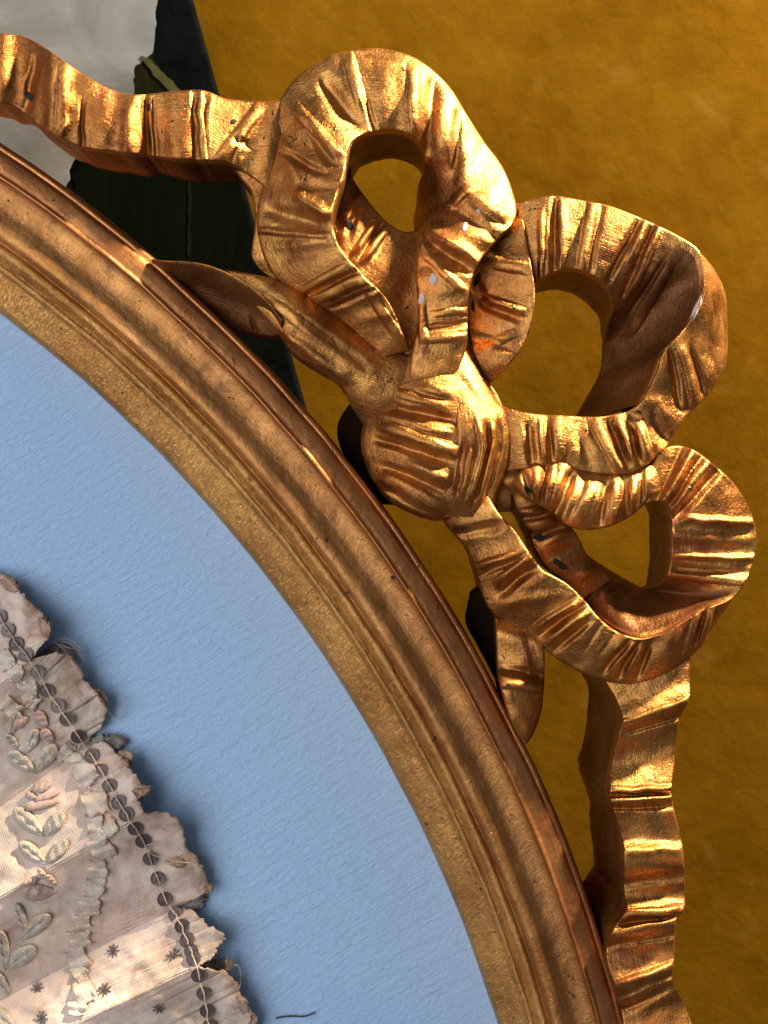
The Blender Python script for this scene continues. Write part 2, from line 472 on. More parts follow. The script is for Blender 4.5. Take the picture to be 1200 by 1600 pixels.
    for j in range(1, nlev + 1):
        f = j / nlev
        ins = inset * math.sin(f * math.pi * 0.5)
        ins = np.minimum(ins, nn * 0.4)
        hh = fh + (back - fh) * f
        rgh = vnoise(arc / 16, hh / 16, seed + 3) * 1.2 * min(1, f * 3)
        vx = fx + nx / nn * (ins + rgh) + shift[0] * f
        vz = fz + nz / nn * (ins + rgh) + shift[1] * f
        V.append(np.stack([vx, -hh, vz], -1))
        uvs.append(np.stack([arc / 100, 3 + f * 0.8 + 0 * arc], -1))
        cur = base + np.arange(per)
        faces.append(np.stack([prev, np.roll(prev, -1), np.roll(cur, -1), cur], -1))
        prev = cur; base += per
    # back: centre line fan
    fl = [tuple(q) for a in faces for q in a]
    cb = np.stack([fx, -np.full(per, back - 4.0), fz], -1).mean(0)[None]
    # strip the back across rows
    P = {}
    for i, q in enumerate(loop): P.setdefault(int(q), int(prev[i]))
    for r in range(ns - 1):
        fl.append((P[int(idx[r, 0])], P[int(idx[r, -1])], P[int(idx[r + 1, -1])], P[int(idx[r + 1, 0])]))
    VV = np.concatenate(V) * U
    o = mesh_obj(name, VV, fl, mat or GOLD, BOW or frame, np.concatenate(uvs), fix=True, attrs={'side_shade': np.r_[side_shade.ravel(), np.repeat(np.minimum(1, np.arange(1, nlev + 1) / 2.0), per)]})
    RIB.append(o)
    return o

# core of the carving behind the knot, and the web that joins the left tail to the tall loop
BOW = ribbon('ribbon_bow', [(596, 540, 700, 540, 10, 30, 20), (578, 600, 770, 605, 5, 35, 20), (572, 680, 795, 672, 0, 35, 20), (600, 755, 800, 750, 0, 30, 20), (680, 800, 800, 800, 5, 20, 20)], back=-60, seed=2)
ribbon('web', [(352, 185, 450, 180, 15, 30, 30), (366, 262, 450, 255, 0, 25, 30), (392, 300, 455, 300, 0, 25, 30), (398, 350, 455, 350, -5, 20, 30), (394, 405, 470, 425, -5, 20, 30), (430, 440, 500, 470, -5, 10, 30)], back=-80, seed=3)

# blocks joining the carving to the outer rail, coloured near-black as deep shade
ribbon('fixing_block', [(548, 628, 600, 612, -30, -14, 0), (528, 662, 600, 650, -34, -16, -4), (532, 700, 610, 690, -34, -16, -4), (560, 745, 640, 735, -36, -18, -6), (596, 788, 670, 790, -40, -20, -10)], back=-90, seed=31, wave=0, mat=SHADE_BLACK)
ribbon('fixing_block', [(736, 930, 775, 905, -40, -20, -6), (728, 972, 790, 950, -40, -22, -8), (742, 1002, 800, 1000, -40, -22, -8), (762, 1040, 806, 1040, -40, -22, -10), (780, 1075, 806, 1078, -40, -24, -14)], back=-95, seed=32, wave=0, mat=SHADE_BLACK)

# left tail, running off to the left
ribbon('ribbon_tail', [
    (-120, 60, -120, 170, 20, 25, 15), (-60, 46, -60, 150, 20, 30, 20), (-20, 48, -22, 152, 25, 36, 25), (4, 52, 0, 160, 30, 40, 28), (32, 55, 28, 170, 25, 32, 20), (62, 69, 58, 196, 40, 50, 30), (100, 95, 93, 215, 62, 72, 48),
    (140, 122, 132, 231, 52, 58, 40), (180, 142, 178, 237, 48, 60, 48), (205, 147, 205, 241, 45, 56, 46), (230, 147, 230, 243, 40, 44, 36), (275, 142, 280, 249, 50, 62, 52), (318, 141, 318, 251, 50, 60, 48),
    (350, 153, 345, 252, 38, 50, 40), (385, 157, 372, 262, 30, 42, 30), (425, 158, 405, 285, 30, 40, 25), (455, 150, 430, 310, 25, 30, 20)],
    [(58, 90, 42, 168, 7, -9), (82, 85, 78, 205, 9, 6), (100, 100, 96, 205, 7, 4), (130, 160, 128, 232, 4, -6), (200, 170, 196, 235, 9, 6), (228, 148, 230, 242, 6, -10), (240, 148, 244, 244, 4, -5),
     (312, 145, 318, 250, 4, 6), (302, 145, 306, 250, 4, -4), (328, 160, 324, 215, 4, 6), (345, 248, 402, 172, 8, 8), (365, 215, 395, 230, 6, -5), (372, 250, 380, 215, 5, 5), (92, 212, 105, 192, 5, 5)],
    back=-70, seed=5)

# lower left tail that curls behind the frame: inner face, then outer face
ribbon('ribbon_tail', [(236, 404, 240, 425, 20, 5, -20), (256, 407, 290, 455, 36, 4, -26), (307, 410, 326, 490, 44, 4, -28), (350, 423, 362, 514, 48, 6, -26), (390, 447, 398, 522, 50, 10, -16), (420, 473, 427, 525, 50, 22, 6), (440, 500, 442, 519, 48, 40, 34)],
    [(393, 497, 400, 522, 3, -5), (300, 440, 420, 500, 14, -5)], back=-60, seed=6, edge=5, wave=0, lump=0.4, rev=-3)
ribbon('ribbon_tail', [(352, 420, 436, 522, 22, 20, 16), (404, 430, 455, 549, 24, 36, 20), (452, 442, 490, 573, 18, 50, 24), (496, 465, 520, 591, 10, 50, 20), (536, 494, 538, 614, 8, 48, 10), (574, 526, 555, 645, 10, 46, 0), (612, 545, 585, 680, 24, 46, 0), (660, 560, 640, 690, 20, 36, 10), (690, 590, 670, 690, 0, 10, 0)],
    [(445, 522, 540, 592, 9, 10), (470, 500, 570, 572, 8, -5), (420, 470, 520, 540, 7, 4)], back=-70, seed=7, edge=6, flat=1.0, wave=1.5)

# the tall loop: back band inside it, then the loop itself from the knot up, over and down again
ribbon('ribbon_loop', [(548, 258, 528, 296, -10, 0, 10), (553, 281, 518, 345, 0, 18, 20), (576, 314, 532, 396, 5, 26, 24), (604, 346, 562, 432, 5, 26, 22), (632, 362, 598, 466, 0, 16, 14), (662, 362, 622, 502, -5, 6, 6), (680, 400, 634, 536, 0, 6, 6), (680, 450, 640, 565, 10, 10, 10)],
    [(562, 300, 538, 345, 11, 6), (588, 348, 560, 388, 5, 7), (602, 360, 572, 402, 5, 7), (595, 352, 566, 396, 4, -6), (560, 325, 545, 365, 6, -6)], back=-90, seed=8, edge=5)
ribbon('ribbon_loop', [
    (600, 556, 640, 546, 30, 40, 45), (584, 545, 630, 522, 26, 50, 66), (527, 497, 606, 470, 24, 62, 88), (475, 461, 566, 428, 26, 74, 102), (426, 428, 532, 388, 24, 80, 110), (403, 368, 519, 343, 22, 80, 114),
    (404, 312, 526, 306, 20, 84, 112), (422, 258, 537, 276, 22, 84, 104), (432, 207, 542, 248, 24, 82, 96), (436, 160, 548, 224, 28, 78, 86), (466, 118, 562, 213, 34, 76, 74), (510, 89, 580, 207, 40, 74, 62),
    (560, 76, 600, 204, 44, 74, 56), (610, 78, 622, 205, 44, 76, 56), (655, 94, 645, 214, 38, 76, 52), (700, 133, 660, 236, 26, 76, 40), (730, 180, 662, 262, 16, 82, 0), (757, 222, 653, 292, 12, 84, -45), (788, 266, 650, 322, 18, 84, -60),
    (806, 318, 646, 348, 36, 88, -20), (803, 346, 660, 364, 50, 84, 30), (783, 368, 653, 398, 60, 82, 52), (748, 410, 651, 432, 66, 82, 58), (733, 460, 653, 470, 66, 80, 56), (731, 500, 652, 508, 62, 74, 52), (729, 540, 646, 540, 58, 72, 54), (716, 580, 640, 575, 56, 70, 54), (705, 615, 640, 610, 40, 50, 40)],
    [(464, 171, 527, 242, 8, 10), (502, 125, 556, 196, 13, -12), (543, 90, 564, 160, 8, 9), (568, 146, 585, 202, 5, -5), (600, 95, 610, 195, 16, 4), (647, 108, 648, 208, 8, 8), (677, 125, 668, 240, 11, -13),
     (443, 237, 505, 272, 6, -7), (456, 300, 512, 335, 10, 11), (418, 328, 500, 352, 13, -12), (404, 360, 508, 367, 4, 7), (432, 385, 520, 375, 10, 4), (470, 456, 541, 420, 8, 9), (478, 462, 552, 426, 4, -9), (492, 468, 568, 436, 8, 8), (515, 482, 590, 452, 4, -5),
     (560, 500, 610, 490, 10, 4), (566, 440, 626, 530, 7, 5), (478, 190, 515, 255, 6, -6), (440, 215, 470, 300, 9, 5),
     (715, 175, 712, 262, 7, -8), (740, 225, 720, 290, 10, 5), (706, 318, 728, 296, 6, 8), (730, 296, 790, 340, 8, 8), (706, 322, 775, 372, 9, -7), (664, 352, 745, 406, 9, 12), (668, 376, 735, 424, 8, -10),
     (662, 395, 724, 455, 6, 6), (668, 512, 727, 506, 5, -7), (668, 530, 727, 526, 5, 5), (658, 478, 662, 532, 6, 8), (690, 470, 722, 462, 8, -4), (680, 490, 728, 486, 5, 5)],
    back=-80, seed=9, edge=8)

# leaf-shaped fold to the right of it
ribbon('ribbon_fold', [(796, 316, 813, 318, 10, 20, 20), (793, 346, 819, 350, 20, 36, 40), (763, 388, 825, 385, 22, 38, 48), (740, 425, 832, 425, 18, 34, 54), (731, 465, 836, 460, 14, 32, 56), (731, 505, 833, 498, 14, 36, 54), (736, 540, 820, 535, 20, 40, 48), (746, 568, 796, 570, 22, 36, 38), (758, 592, 772, 593, 20, 26, 26)],
    [(752, 474, 812, 498, 7, -8), (750, 462, 815, 484, 5, 9), (745, 525, 800, 545, 6, -5), (770, 410, 822, 420, 8, 6), (742, 440, 760, 480, 8, -8), (765, 540, 805, 520, 6, 5)], back=-70, seed=10, edge=6)

# right loop: top band that turns over into the loop's shaded inside
ribbon('ribbon_loop', [
    (786, 330, 818, 480, 0, 10, 0), (812, 317, 838, 443, 34, 44, 36), (858, 306, 867, 425, 44, 58, 46), (900, 311, 896, 421, 48, 62, 50), (950, 321, 925, 430, 50, 62, 48), (1000, 340, 946, 450, 54, 56, 36), (1050, 363, 958, 478, 60, 44, 8),
    (1088, 387, 950, 508, 66, 28, -40), (1100, 412, 943, 536, 68, 8, -80), (1101, 450, 941, 560, 68, -8, -92), (1085, 491, 935, 586, 66, -14, -95), (1066, 518, 922, 611, 64, -16, -95), (1037, 550, 908, 636, 62, -18, -95), (1024, 584, 896, 655, 58, -20, -95), (1000, 630, 884, 668, 52, -18, -90)],
    [(846, 332, 846, 428, 4, 8), (867, 315, 867, 423, 6, -10), (879, 317, 875, 417, 7, 4), (927, 320, 908, 420, 7, 8), (940, 322, 922, 424, 5, -4), (996, 348, 950, 436, 6, -9), (1008, 347, 985, 408, 5, 6), (1029, 357, 990, 450, 5, 8), (1018, 355, 972, 465, 5, -8),
     (1046, 415, 985, 520, 7, 9), (1034, 412, 984, 490, 4, -6)], back=-105, seed=12, edge=6, inset=2, lump=0.8, rev=5.6)
ribbon('ribbon_loop', [
    (1090, 390, 1086, 392, 40, 50, 55), (1117, 422, 1100, 426, 20, 48, 66), (1133, 458, 1098, 462, 10, 52, 70), (1137, 500, 1083, 493, 6, 56, 70), (1137, 545, 1060, 523, 8, 60, 68), (1131, 578, 1036, 550, 14, 62, 66), (1112, 610, 1026, 580, 24, 62, 64), (1077, 648, 1012, 610, 36, 62, 62), (1058, 672, 997, 632, 44, 60, 60),
    (1040, 700, 975, 644, 50, 60, 54), (1015, 723, 945, 650, 54, 64, 52), (985, 740, 915, 651, 54, 66, 52), (945, 741, 885, 649, 52, 66, 52), (905, 736, 855, 648, 50, 66, 52), (865, 731, 825, 645, 50, 66, 52), (825, 733, 798, 639, 46, 62, 48), (792, 738, 775, 630, 36, 50, 40)],
    [(1067, 545, 1087, 628, 7, 10), (1047, 549, 1062, 634, 5, -9), (1080, 545, 1100, 615, 4, -6), (1100, 560, 1112, 600, 8, 5), (1115, 450, 1110, 530, 12, 4), (844, 662, 850, 720, 3.5, 8), (826, 662, 832, 722, 7, -8), (858, 660, 862, 715, 4, -5), (868, 657, 874, 712, 8, 7),
     (900, 660, 922, 728, 10, -6), (930, 660, 968, 732, 8, 9), (953, 663, 978, 724, 7, -11), (970, 664, 990, 716, 4, 8), (983, 668, 996, 714, 4, -11), (1000, 664, 1012, 716, 7, 9), (1020, 640, 1040, 690, 8, -5)],
    back=-80, seed=13, edge=7)

# lower right loop
ribbon('ribbon_fold', [(772, 728, 812, 716, 30, 38, 30), (785, 755, 822, 745, 34, 42, 30), (800, 774, 836, 766, 28, 38, 24), (806, 792, 852, 784, 24, 38, 22), (822, 826, 882, 812, 24, 38, 20), (837, 862, 903, 838, 22, 34, 14), (855, 888, 916, 864, 20, 28, 4), (885, 912, 934, 882, 16, 22, -5), (905, 940, 955, 905, 10, 10, -10)],
    [(810, 800, 838, 797, 6, 9), (824, 824, 864, 815, 7, 9), (858, 846, 886, 832, 5, 7), (812, 812, 850, 806, 5, -7), (840, 838, 875, 824, 5, -7), (908, 902, 926, 886, 9, 9), (860, 868, 905, 850, 8, -5)], back=-80, seed=14, edge=5)
ribbon('ribbon_loop', [
    (1000, 728, 985, 790, 20, 30, 20), (1025, 712, 1006, 788, 44, 52, 40), (1048, 697, 1022, 784, 50, 60, 48), (1080, 701, 1035, 784, 50, 62, 52), (1112, 723, 1044, 793, 48, 62, 52), (1145, 753, 1048, 806, 44, 62, 52), (1169, 790, 1049, 826, 40, 60, 50), (1181, 830, 1049, 851, 38, 58, 48),
    (1179, 870, 1047, 880, 42, 54, 44), (1166, 907, 1038, 908, 50, 42, 20), (1146, 934, 1020, 918, 58, 22, -30), (1110, 947, 1000, 917, 62, 8, -60), (1075, 968, 980, 906, 64, 4, -64), (1035, 988, 952, 890, 64, 4, -60), (1000, 997, 925, 872, 62, 6, -50), (962, 984, 905, 855, 36, 4, -40), (922, 952, 885, 845, 0, -10, -40)],
    [(1072, 811, 1176, 816, 5, 7), (1058, 826, 1176, 832, 9, -5), (1056, 870, 1178, 872, 4, 8), (1052, 852, 1176, 858, 9, -4), (1050, 888, 1170, 896, 6, -5), (1052, 900, 1160, 910, 5, 4), (1083, 705, 1042, 778, 5, 7), (1096, 712, 1048, 788, 4, -5), (1108, 720, 1054, 795, 6, 9), (1122, 735, 1058, 806, 7, -10), (1066, 700, 1030, 775, 5, -4),
     (940, 935, 965, 905, 8, 7), (965, 950, 990, 915, 8, -4)], back=-90, seed=15, edge=6, inset=2, rev=8.8)
ribbon('ribbon_ruffle', [(804, 752, 805, 764, 50, 55, 50), (815, 735, 820, 777, 56, 74, 58), (840, 721, 845, 791, 52, 84, 60), (868, 719, 866, 804, 50, 84, 58), (895, 726, 885, 821, 50, 82, 54), (922, 736, 915, 828, 50, 84, 54), (955, 740, 955, 822, 50, 82, 52), (988, 735, 990, 803, 50, 76, 50), (1012, 726, 1015, 780, 48, 66, 48), (1032, 726, 1034, 768, 45, 55, 45)],
    [(818, 742, 834, 782, 5, -8), (838, 735, 838, 778, 5, 6), (852, 730, 846, 788, 4, -8), (862, 732, 854, 792, 4, 6), (893, 738, 870, 804, 8, -12), (926, 755, 902, 812, 8, 8), (948, 756, 936, 818, 6, -10), (962, 756, 958, 816, 5, 6), (975, 752, 978, 806, 5, -8), (990, 750, 990, 796, 5, 7), (1003, 745, 1003, 785, 4, -7)],
    back=-60, seed=16, edge=8, lump=1.3)

# small pointed tail resting on the rail, long right-hand tail, and the front band that crosses to it
ribbon('ribbon_tail', [(772, 955, 840, 980, 0, 10, 10), (774, 985, 850, 1008, 10, 26, 22), (776, 1030, 851, 1045, 12, 30, 24), (781, 1066, 850, 1073, 40, 50, 18), (789, 1100, 846, 1110, 42, 52, 14), (802, 1135, 836, 1142, 38, 44, 14), (818, 1161, 823, 1163, 22, 24, 22)],
    [(784, 1066, 849, 1074, 8, 10), (780, 1046, 850, 1056, 7, -7), (825, 1000, 845, 1060, 7, -5), (790, 1085, 805, 1125, 8, 4)], back=-90, seed=17, edge=8)
ribbon('ribbon_tail', [
    (925, 1030, 1079, 1005, 0, 10, 10), (944, 1062, 1079, 1030, 16, 26, 26), (964, 1096, 1079, 1064, 30, 38, 36), (972, 1122, 1077, 1094, 38, 46, 40), (966, 1150, 1062, 1124, 28, 34, 28), (955, 1195, 1056, 1183, 14, 18, 14), (952, 1240, 1050, 1237, 38, 44, 36), (958, 1265, 1054, 1267, 34, 40, 34), (970, 1300, 1065, 1312, 30, 34, 30),
    (975, 1340, 1069, 1345, 46, 52, 44), (975, 1390, 1071, 1390, 22, 26, 22), (978, 1421, 1069, 1421, 38, 44, 38), (956, 1455, 1056, 1440, 38, 44, 38), (947, 1492, 1054, 1492, 24, 30, 24), (960, 1541, 1052, 1533, 38, 42, 34), (972, 1587, 1070, 1568, 14, 18, 14), (975, 1640, 1090, 1630, 30, 36, 28), (975, 1700, 1100, 1700, 20, 24, 18)],
    [(978, 1130, 1076, 1094, 6, 10), (985, 1142, 1062, 1118, 5, -7), (953, 1234, 1050, 1233, 5, 9), (953, 1242, 1050, 1240, 2.5, -6), (953, 1251, 1050, 1247, 4, 8), (953, 1262, 1050, 1260, 4, -5), (975, 1330, 1067, 1325, 10, 7), (975, 1380, 1072, 1366, 8, -9), (977, 1428, 1062, 1420, 6, 8), (966, 1444, 1058, 1432, 4, -6), (956, 1462, 1057, 1442, 7, 8), (950, 1478, 1054, 1460, 5, -6), (962, 1541, 1050, 1508, 6, 10), (968, 1556, 1050, 1524, 5, -6), (970, 1578, 1048, 1540, 9, -10)],
    back=-150, seed=18, edge=6, shift=(-14, 0), inset=1)
ribbon('ribbon_band', [
    (688, 798, 758, 765, 20, 50, 50), (704, 828, 778, 800, 14, 54, 62), (730, 858, 805, 830, 12, 58, 68), (744, 898, 826, 862, 14, 60, 70), (760, 945, 847, 889, 14, 62, 70), (788, 977, 886, 912, 16, 62, 70), (836, 998, 915, 940, 22, 64, 70), (861, 1023, 936, 965, 26, 64, 70), (900, 1047, 965, 987, 30, 66, 72), (940, 1063, 1000, 997, 34, 66, 72),
    (983, 1069, 1033, 989, 36, 68, 74), (1025, 1059, 1070, 969, 36, 68, 74), (1062, 1040, 1100, 951, 32, 64, 72), (1097, 1008, 1126, 942, 26, 56, 68), (1128, 962, 1144, 935, 30, 44, 58)],
    [(779, 907, 822, 873, 5, 9), (750, 884, 800, 869, 5, 8), (760, 896, 808, 874, 4, -7), (783, 926, 828, 891, 8, -11), (790, 945, 870, 930, 10, 5), (841, 979, 900, 941, 5, 10), (850, 989, 904, 951, 3.5, -10), (858, 1000, 909, 962, 5, 10), (870, 1010, 916, 974, 6, -10), (926, 1020, 950, 985, 8, 4), (946, 1046, 979, 1007, 5, -10), (956, 1050, 984, 1010, 4, 7), (967, 1054, 992, 1014, 4, -9), (980, 1056, 1002, 1015, 5, 8), (996, 1056, 1012, 1014, 5, -10),
     (1040, 1040, 1060, 985, 10, 4), (1075, 1018, 1092, 960, 6, 9), (1086, 1010, 1098, 958, 4, -10), (1098, 1000, 1110, 955, 5, 8), (700, 835, 780, 822, 8, -8)],
    back=-100, seed=19, edge=8)

# the knot
ribbon('knot', [(628, 545, 672, 535, 0, 14, 20), (612, 565, 690, 555, 4, 38, 38), (596, 600, 716, 588, 8, 58, 58), (578, 635, 730, 622, 8, 68, 70), (566, 670, 738, 664, 6, 74, 78), (565, 705, 742, 700, 6, 76, 78), (579, 745, 734, 745, 4, 72, 72), (608, 783, 712, 786, 4, 60, 58), (648, 805, 704, 805, 4, 42, 44), (676, 814, 698, 814, 5, 20, 25)],
    [(600, 664, 712, 706, 8, 12), (590, 686, 704, 722, 7, -9), (640, 724, 700, 748, 9, 10), (605, 730, 694, 766, 6, -10), (600, 746, 688, 790, 8, 11), (606, 768, 668, 800, 4, -7), (662, 601, 702, 613, 8, 9), (590, 630, 706, 658, 7, -10), (584, 645, 700, 678, 5, 6), (610, 610, 690, 634, 6, 6)], back=-80, seed=20, edge=9, flat=1.0, wave=0)
ribbon('knot', [(690, 530, 730, 540, 20, 30, 20), (698, 575, 754, 590, 48, 56, 36), (705, 620, 774, 622, 68, 72, 42), (712, 660, 792, 648, 82, 84, 46), (714, 700, 800, 690, 84, 86, 46), (706, 745, 792, 735, 80, 82, 46), (690, 782, 778, 776, 64, 68, 40), (684, 808, 778, 808, 40, 50, 24)],
    [(748, 662, 756, 700, 4, 9), (756, 700, 736, 778, 4, 9), (760, 662, 764, 700, 4, -8), (764, 700, 742, 778, 3.5, -9), (771, 662, 771, 700, 4, 9), (771, 700, 750, 778, 4, 9), (780, 664, 781, 700, 4, -7), (781, 700, 760, 775, 4, -9), (726, 690, 716, 770, 6, -6), (720, 590, 760, 650, 6, -4), (735, 700, 722, 770, 4, 6)], back=-60, seed=21, edge=6, flat=1.0, wave=0)

# ------------------------------------------------------------------ white paint flecks on the tall loop
bpy.context.view_layer.update()
def bvh_of(objs):
    vs, fs = [], []
    for o in objs:
        me = o.data; b = len(vs)
        vs += [v.co.copy() for v in me.vertices]
        fs += [[b + i for i in p.vertices] for p in me.polygons]
    return BVHTree.FromPolygons(vs, fs)
CAMP = Vector((0, -D * U, 0))
def hit(bvh, x, y):
    d = (Vector(W(x, y, 0)) - CAMP).normalized()
    p, n, i, t = bvh.ray_cast(CAMP, d)
    return p, (n if n is None or n.dot(d) < 0 else -n)

RB = bvh_of(RIB)
CHIP = plain('bare_dark_gesso', (0.02, 0.016, 0.013), 0.7)
def fleck(pts, name='paint_fleck', mat=None):
    """thin spatter of paint lying on the carved surface"""
    v = []; f = []
    pts = np.array(pts, float)
    c = pts.mean(0)
    n = len(pts)
    rings = [(1.0, 0.0), (0.9, 0.5), (0.5, 0.7)]
    for s, lift in rings:
        for q in pts:
            x, y = c + (q - c) * s
            p, nn = hit(RB, x, y)
            if p is None: return
            v.append(p + Vector((0, -1, 0)) * (0.4 + lift) * U)
    p, nn = hit(RB, *c); v.append(p + Vector((0, -1, 0)) * 1.1 * U)
    for r in range(2):
        for i in range(n):
            f.append((r * n + i, r * n + (i + 1) % n, (r + 1) * n + (i + 1) % n, (r + 1) * n + i))
    for i in range(n): f.append((2 * n + i, 2 * n + (i + 1) % n, 3 * n))
    mesh_obj(name, v, f, mat or FLECK, BOW, smooth=True, fix=True)
def oval(x, y, rx, ry, rot=0, n=14):
    a = np.linspace(0, 2 * np.pi, n, endpoint=False)
    px, py = rx * np.cos(a), ry * np.sin(a)
    c, s = math.cos(rot), math.sin(rot)
    j = 1 + 0.22 * rng.uniform(-1, 1, n)
    px, py = px * j, py * j
    return np.c_[x + px * c - py * s, y + px * s + py * c]
fleck([(764, 305), (772, 292), (782, 284), (785, 270), (792, 278), (793, 292), (788, 303), (780, 312), (773, 321), (766, 314)])
fleck(oval(727, 354, 4.5, 7, 0.3)); fleck(oval(677, 436, 6, 9, 0.1)); fleck(oval(658, 467, 5.5, 9, 0.3)); fleck(oval(748, 330, 3.5, 4))
fleck([(1078, 499), (1083, 483), (1090, 470), (1096, 460), (1097, 470), (1090, 488), (1082, 503)])
for x, y, rx, ry, r in ((547, 352, 8, 6, 0.3), (745, 438, 4, 12, 0.3), (739, 478, 3, 9, 0), (843, 840, 11, 5, 0.1), (876, 882, 14, 5, 0.6), (826, 766, 8, 4, 0.5), (45, 150, 9, 5, 0.8), (365, 190, 5, 4, 0), (232, 168, 3, 6, 0)):
    fleck(oval(x, y, rx, ry, r, 18), 'bare_chip', CHIP)

# ------------------------------------------------------------------ the blue mount inside the frame
mb = thing('mount_board', 'pale blue textured paper backing inside the gilded frame', 'backing paper')
A = np.radians(np.linspace(-2, 78, 160))
rim = [(ring_pt(0.97, a)) for a in A]
cpt = (-600, 1750)
v = [W(cpt[0], cpt[1], HM)] + [W(x, y, HM) for x, y in rim]
nn_ = len(v)
v += [(p[0], p[1] + 0.002, p[2]) for p in v]
f = [(0, i, i + 1) for i in range(1, nn_ - 1)] + [(nn_, nn_ + i + 1, nn_ + i) for i in range(1, nn_ - 1)]
f += [(i, nn_ + i, nn_ + i + 1, i + 1) for i in range(1, nn_ - 1)]
mesh_obj('paper_sheet', v, f, PAPER, mb, smooth=False, fix=True)

# ------------------------------------------------------------------ the fan
fan = thing('silk_fan', 'old pleated silk fan with sequins and ribbon flowers on the blue paper', 'fan')
FAN_BVH = []
XI = -260.0
def fold_inner(p, slope):
    return (XI, p[1] + slope * (XI - p[0]))
folds = [((-34, 884), -0.90), ((49, 1032), -0.80), ((135, 1166), -0.70), ((228, 1271), -0.575), ((266, 1421), -0.536), ((308, 1510), -0.466), ((396, 1640), -0.42)]
fh = [-98, -54, -100, -52, -102, -56, -102]
edges = [
    [(-34, 884), (-18, 890), (0, 896), (22, 905), (30, 920), (45, 940), (62, 957), (80, 974), (80, 992), (66, 1006), (58, 1020), (49, 1032)],
    [(49, 1032), (70, 1022), (88, 1018), (112, 1028), (125, 1045), (130, 1058), (145, 1075), (160, 1092), (168, 1110), (165, 1125), (155, 1138), (142, 1152), (135, 1166)],
    [(135, 1166), (147, 1164), (160, 1160), (172, 1165), (182, 1178), (192, 1182), (200, 1190), (203, 1202), (215, 1214), (226, 1225), (238, 1234), (226, 1243), (213, 1247), (220, 1259), (228, 1271)],
    [(228, 1271), (242, 1269), (258, 1266), (272, 1275), (285, 1290), (288, 1310), (292, 1322), (305, 1340), (318, 1356), (326, 1376), (332, 1390), (318, 1398), (295, 1407), (266, 1421)],
    [(266, 1421), (283, 1418), (298, 1420), (312, 1432), (325, 1445), (346, 1458), (354, 1470), (338, 1478), (340, 1490), (325, 1501), (308, 1510)],
    [(308, 1510), (330, 1514), (350, 1517), (362, 1528), (372, 1540), (380, 1555), (392, 1575), (400, 1588), (402, 1602), (399, 1620), (396, 1640)]]
def pleat(i):
    a, b = folds[i], folds[i + 1]
    E = np.array(edges[i], float)
    nv, nu = 70, 150
    # resample edge by arc length
    sl = np.r_[0, np.cumsum(np.hypot(*np.diff(E, axis=0).T))]; sl /= sl[-1]
    vv = np.linspace(0, 1, nv)
    O = np.c_[np.interp(vv, sl, E[:, 0]), np.interp(vv, sl, E[:, 1])]
    fr = np.sin(vv * np.pi) ** 0.3
    O += np.c_[vnoise(vv * 40 + i * 7, vv * 0, 3), vnoise(vv * 40 + i * 9, vv * 0, 5)] * 3.2 * fr[:, None]
    Ia, Ib = np.array(fold_inner(*a)), np.array(fold_inner(*b))
    I = Ia + (Ib - Ia) * vv[:, None]
    uu = np.linspace(0, 1, nu) ** 0.85
    C = E[0] + (E[-1] - E[0]) * vv[:, None]
    u1 = uu[:, None]
    X = I[None, :, 0] * (1 - u1) + C[None, :, 0] * u1 + (O - C)[None, :, 0] * u1 ** 5
    Y = I[None, :, 1] * (1 - u1) + C[None, :, 1] * u1 + (O - C)[None, :, 1] * u1 ** 5
    Hh = (fh[i] * (1 - vv) + fh[i + 1] * vv)[None] + 0 * X
    s = np.sin(vv * np.pi)[None]
    Hh = Hh + 5 * s * (1 if fh[i + 1] > fh[i] else -0.6)
    Hh = Hh + s ** 0.5 * (vnoise(X / 46 + i * 3, Y / 30, 6) * 4.0 + vnoise(X / 17, Y / 15 + i, 8) * 1.7)
    dist = (1 - uu)[:, None] * np.hypot(*(O - I).T)[None]
    curl = np.exp(-dist / 16.0)
    Hh = Hh + curl * (3 + 7 * vnoise(vv * 9 + i * 5, vv * 0 + 2, 12))[None] * s
    Hh = np.maximum(Hh, HM + 4)
    k = (D - Hh) / D
    V = np.stack([(X - 600) * k, -Hh, (800 - Y) * k], -1).reshape(-1, 3)
    idx = np.arange(nu * nv).reshape(nu, nv)
    fc = np.stack([idx[:-1, :-1], idx[1:, :-1], idx[1:, 1:], idx[:-1, 1:]], -1).reshape(-1, 4)
    ed = np.exp(-dist / 22.0) + 0.35 * np.exp(-np.minimum(vv, 1 - vv) * 40)[None]
    o = mesh_obj('pleat', V * U, fc, SILK, fan, np.stack([X / 100, Y / 100], -1).reshape(-1, 2), attrs={'edge': ed.ravel()})
    so = o.modifiers.new('thick', 'SOLIDIFY'); so.thickness = 0.00025; so.offset = -1
    FAN_BVH.append(o)
for i in range(6): pleat(i)
FB = bvh_of(FAN_BVH)
def on_fan(x, y, lift=0.0, default=-86.0):
    p, n = hit(FB, x, y)
    if p is None: return W(x, y, default + lift)
    h = -p.y / U + lift
    return W(x, y, h)
def h_fan(x, y, default=-86.0):
    p, n = hit(FB, x, y)
    return default if p is None else -p.y / U

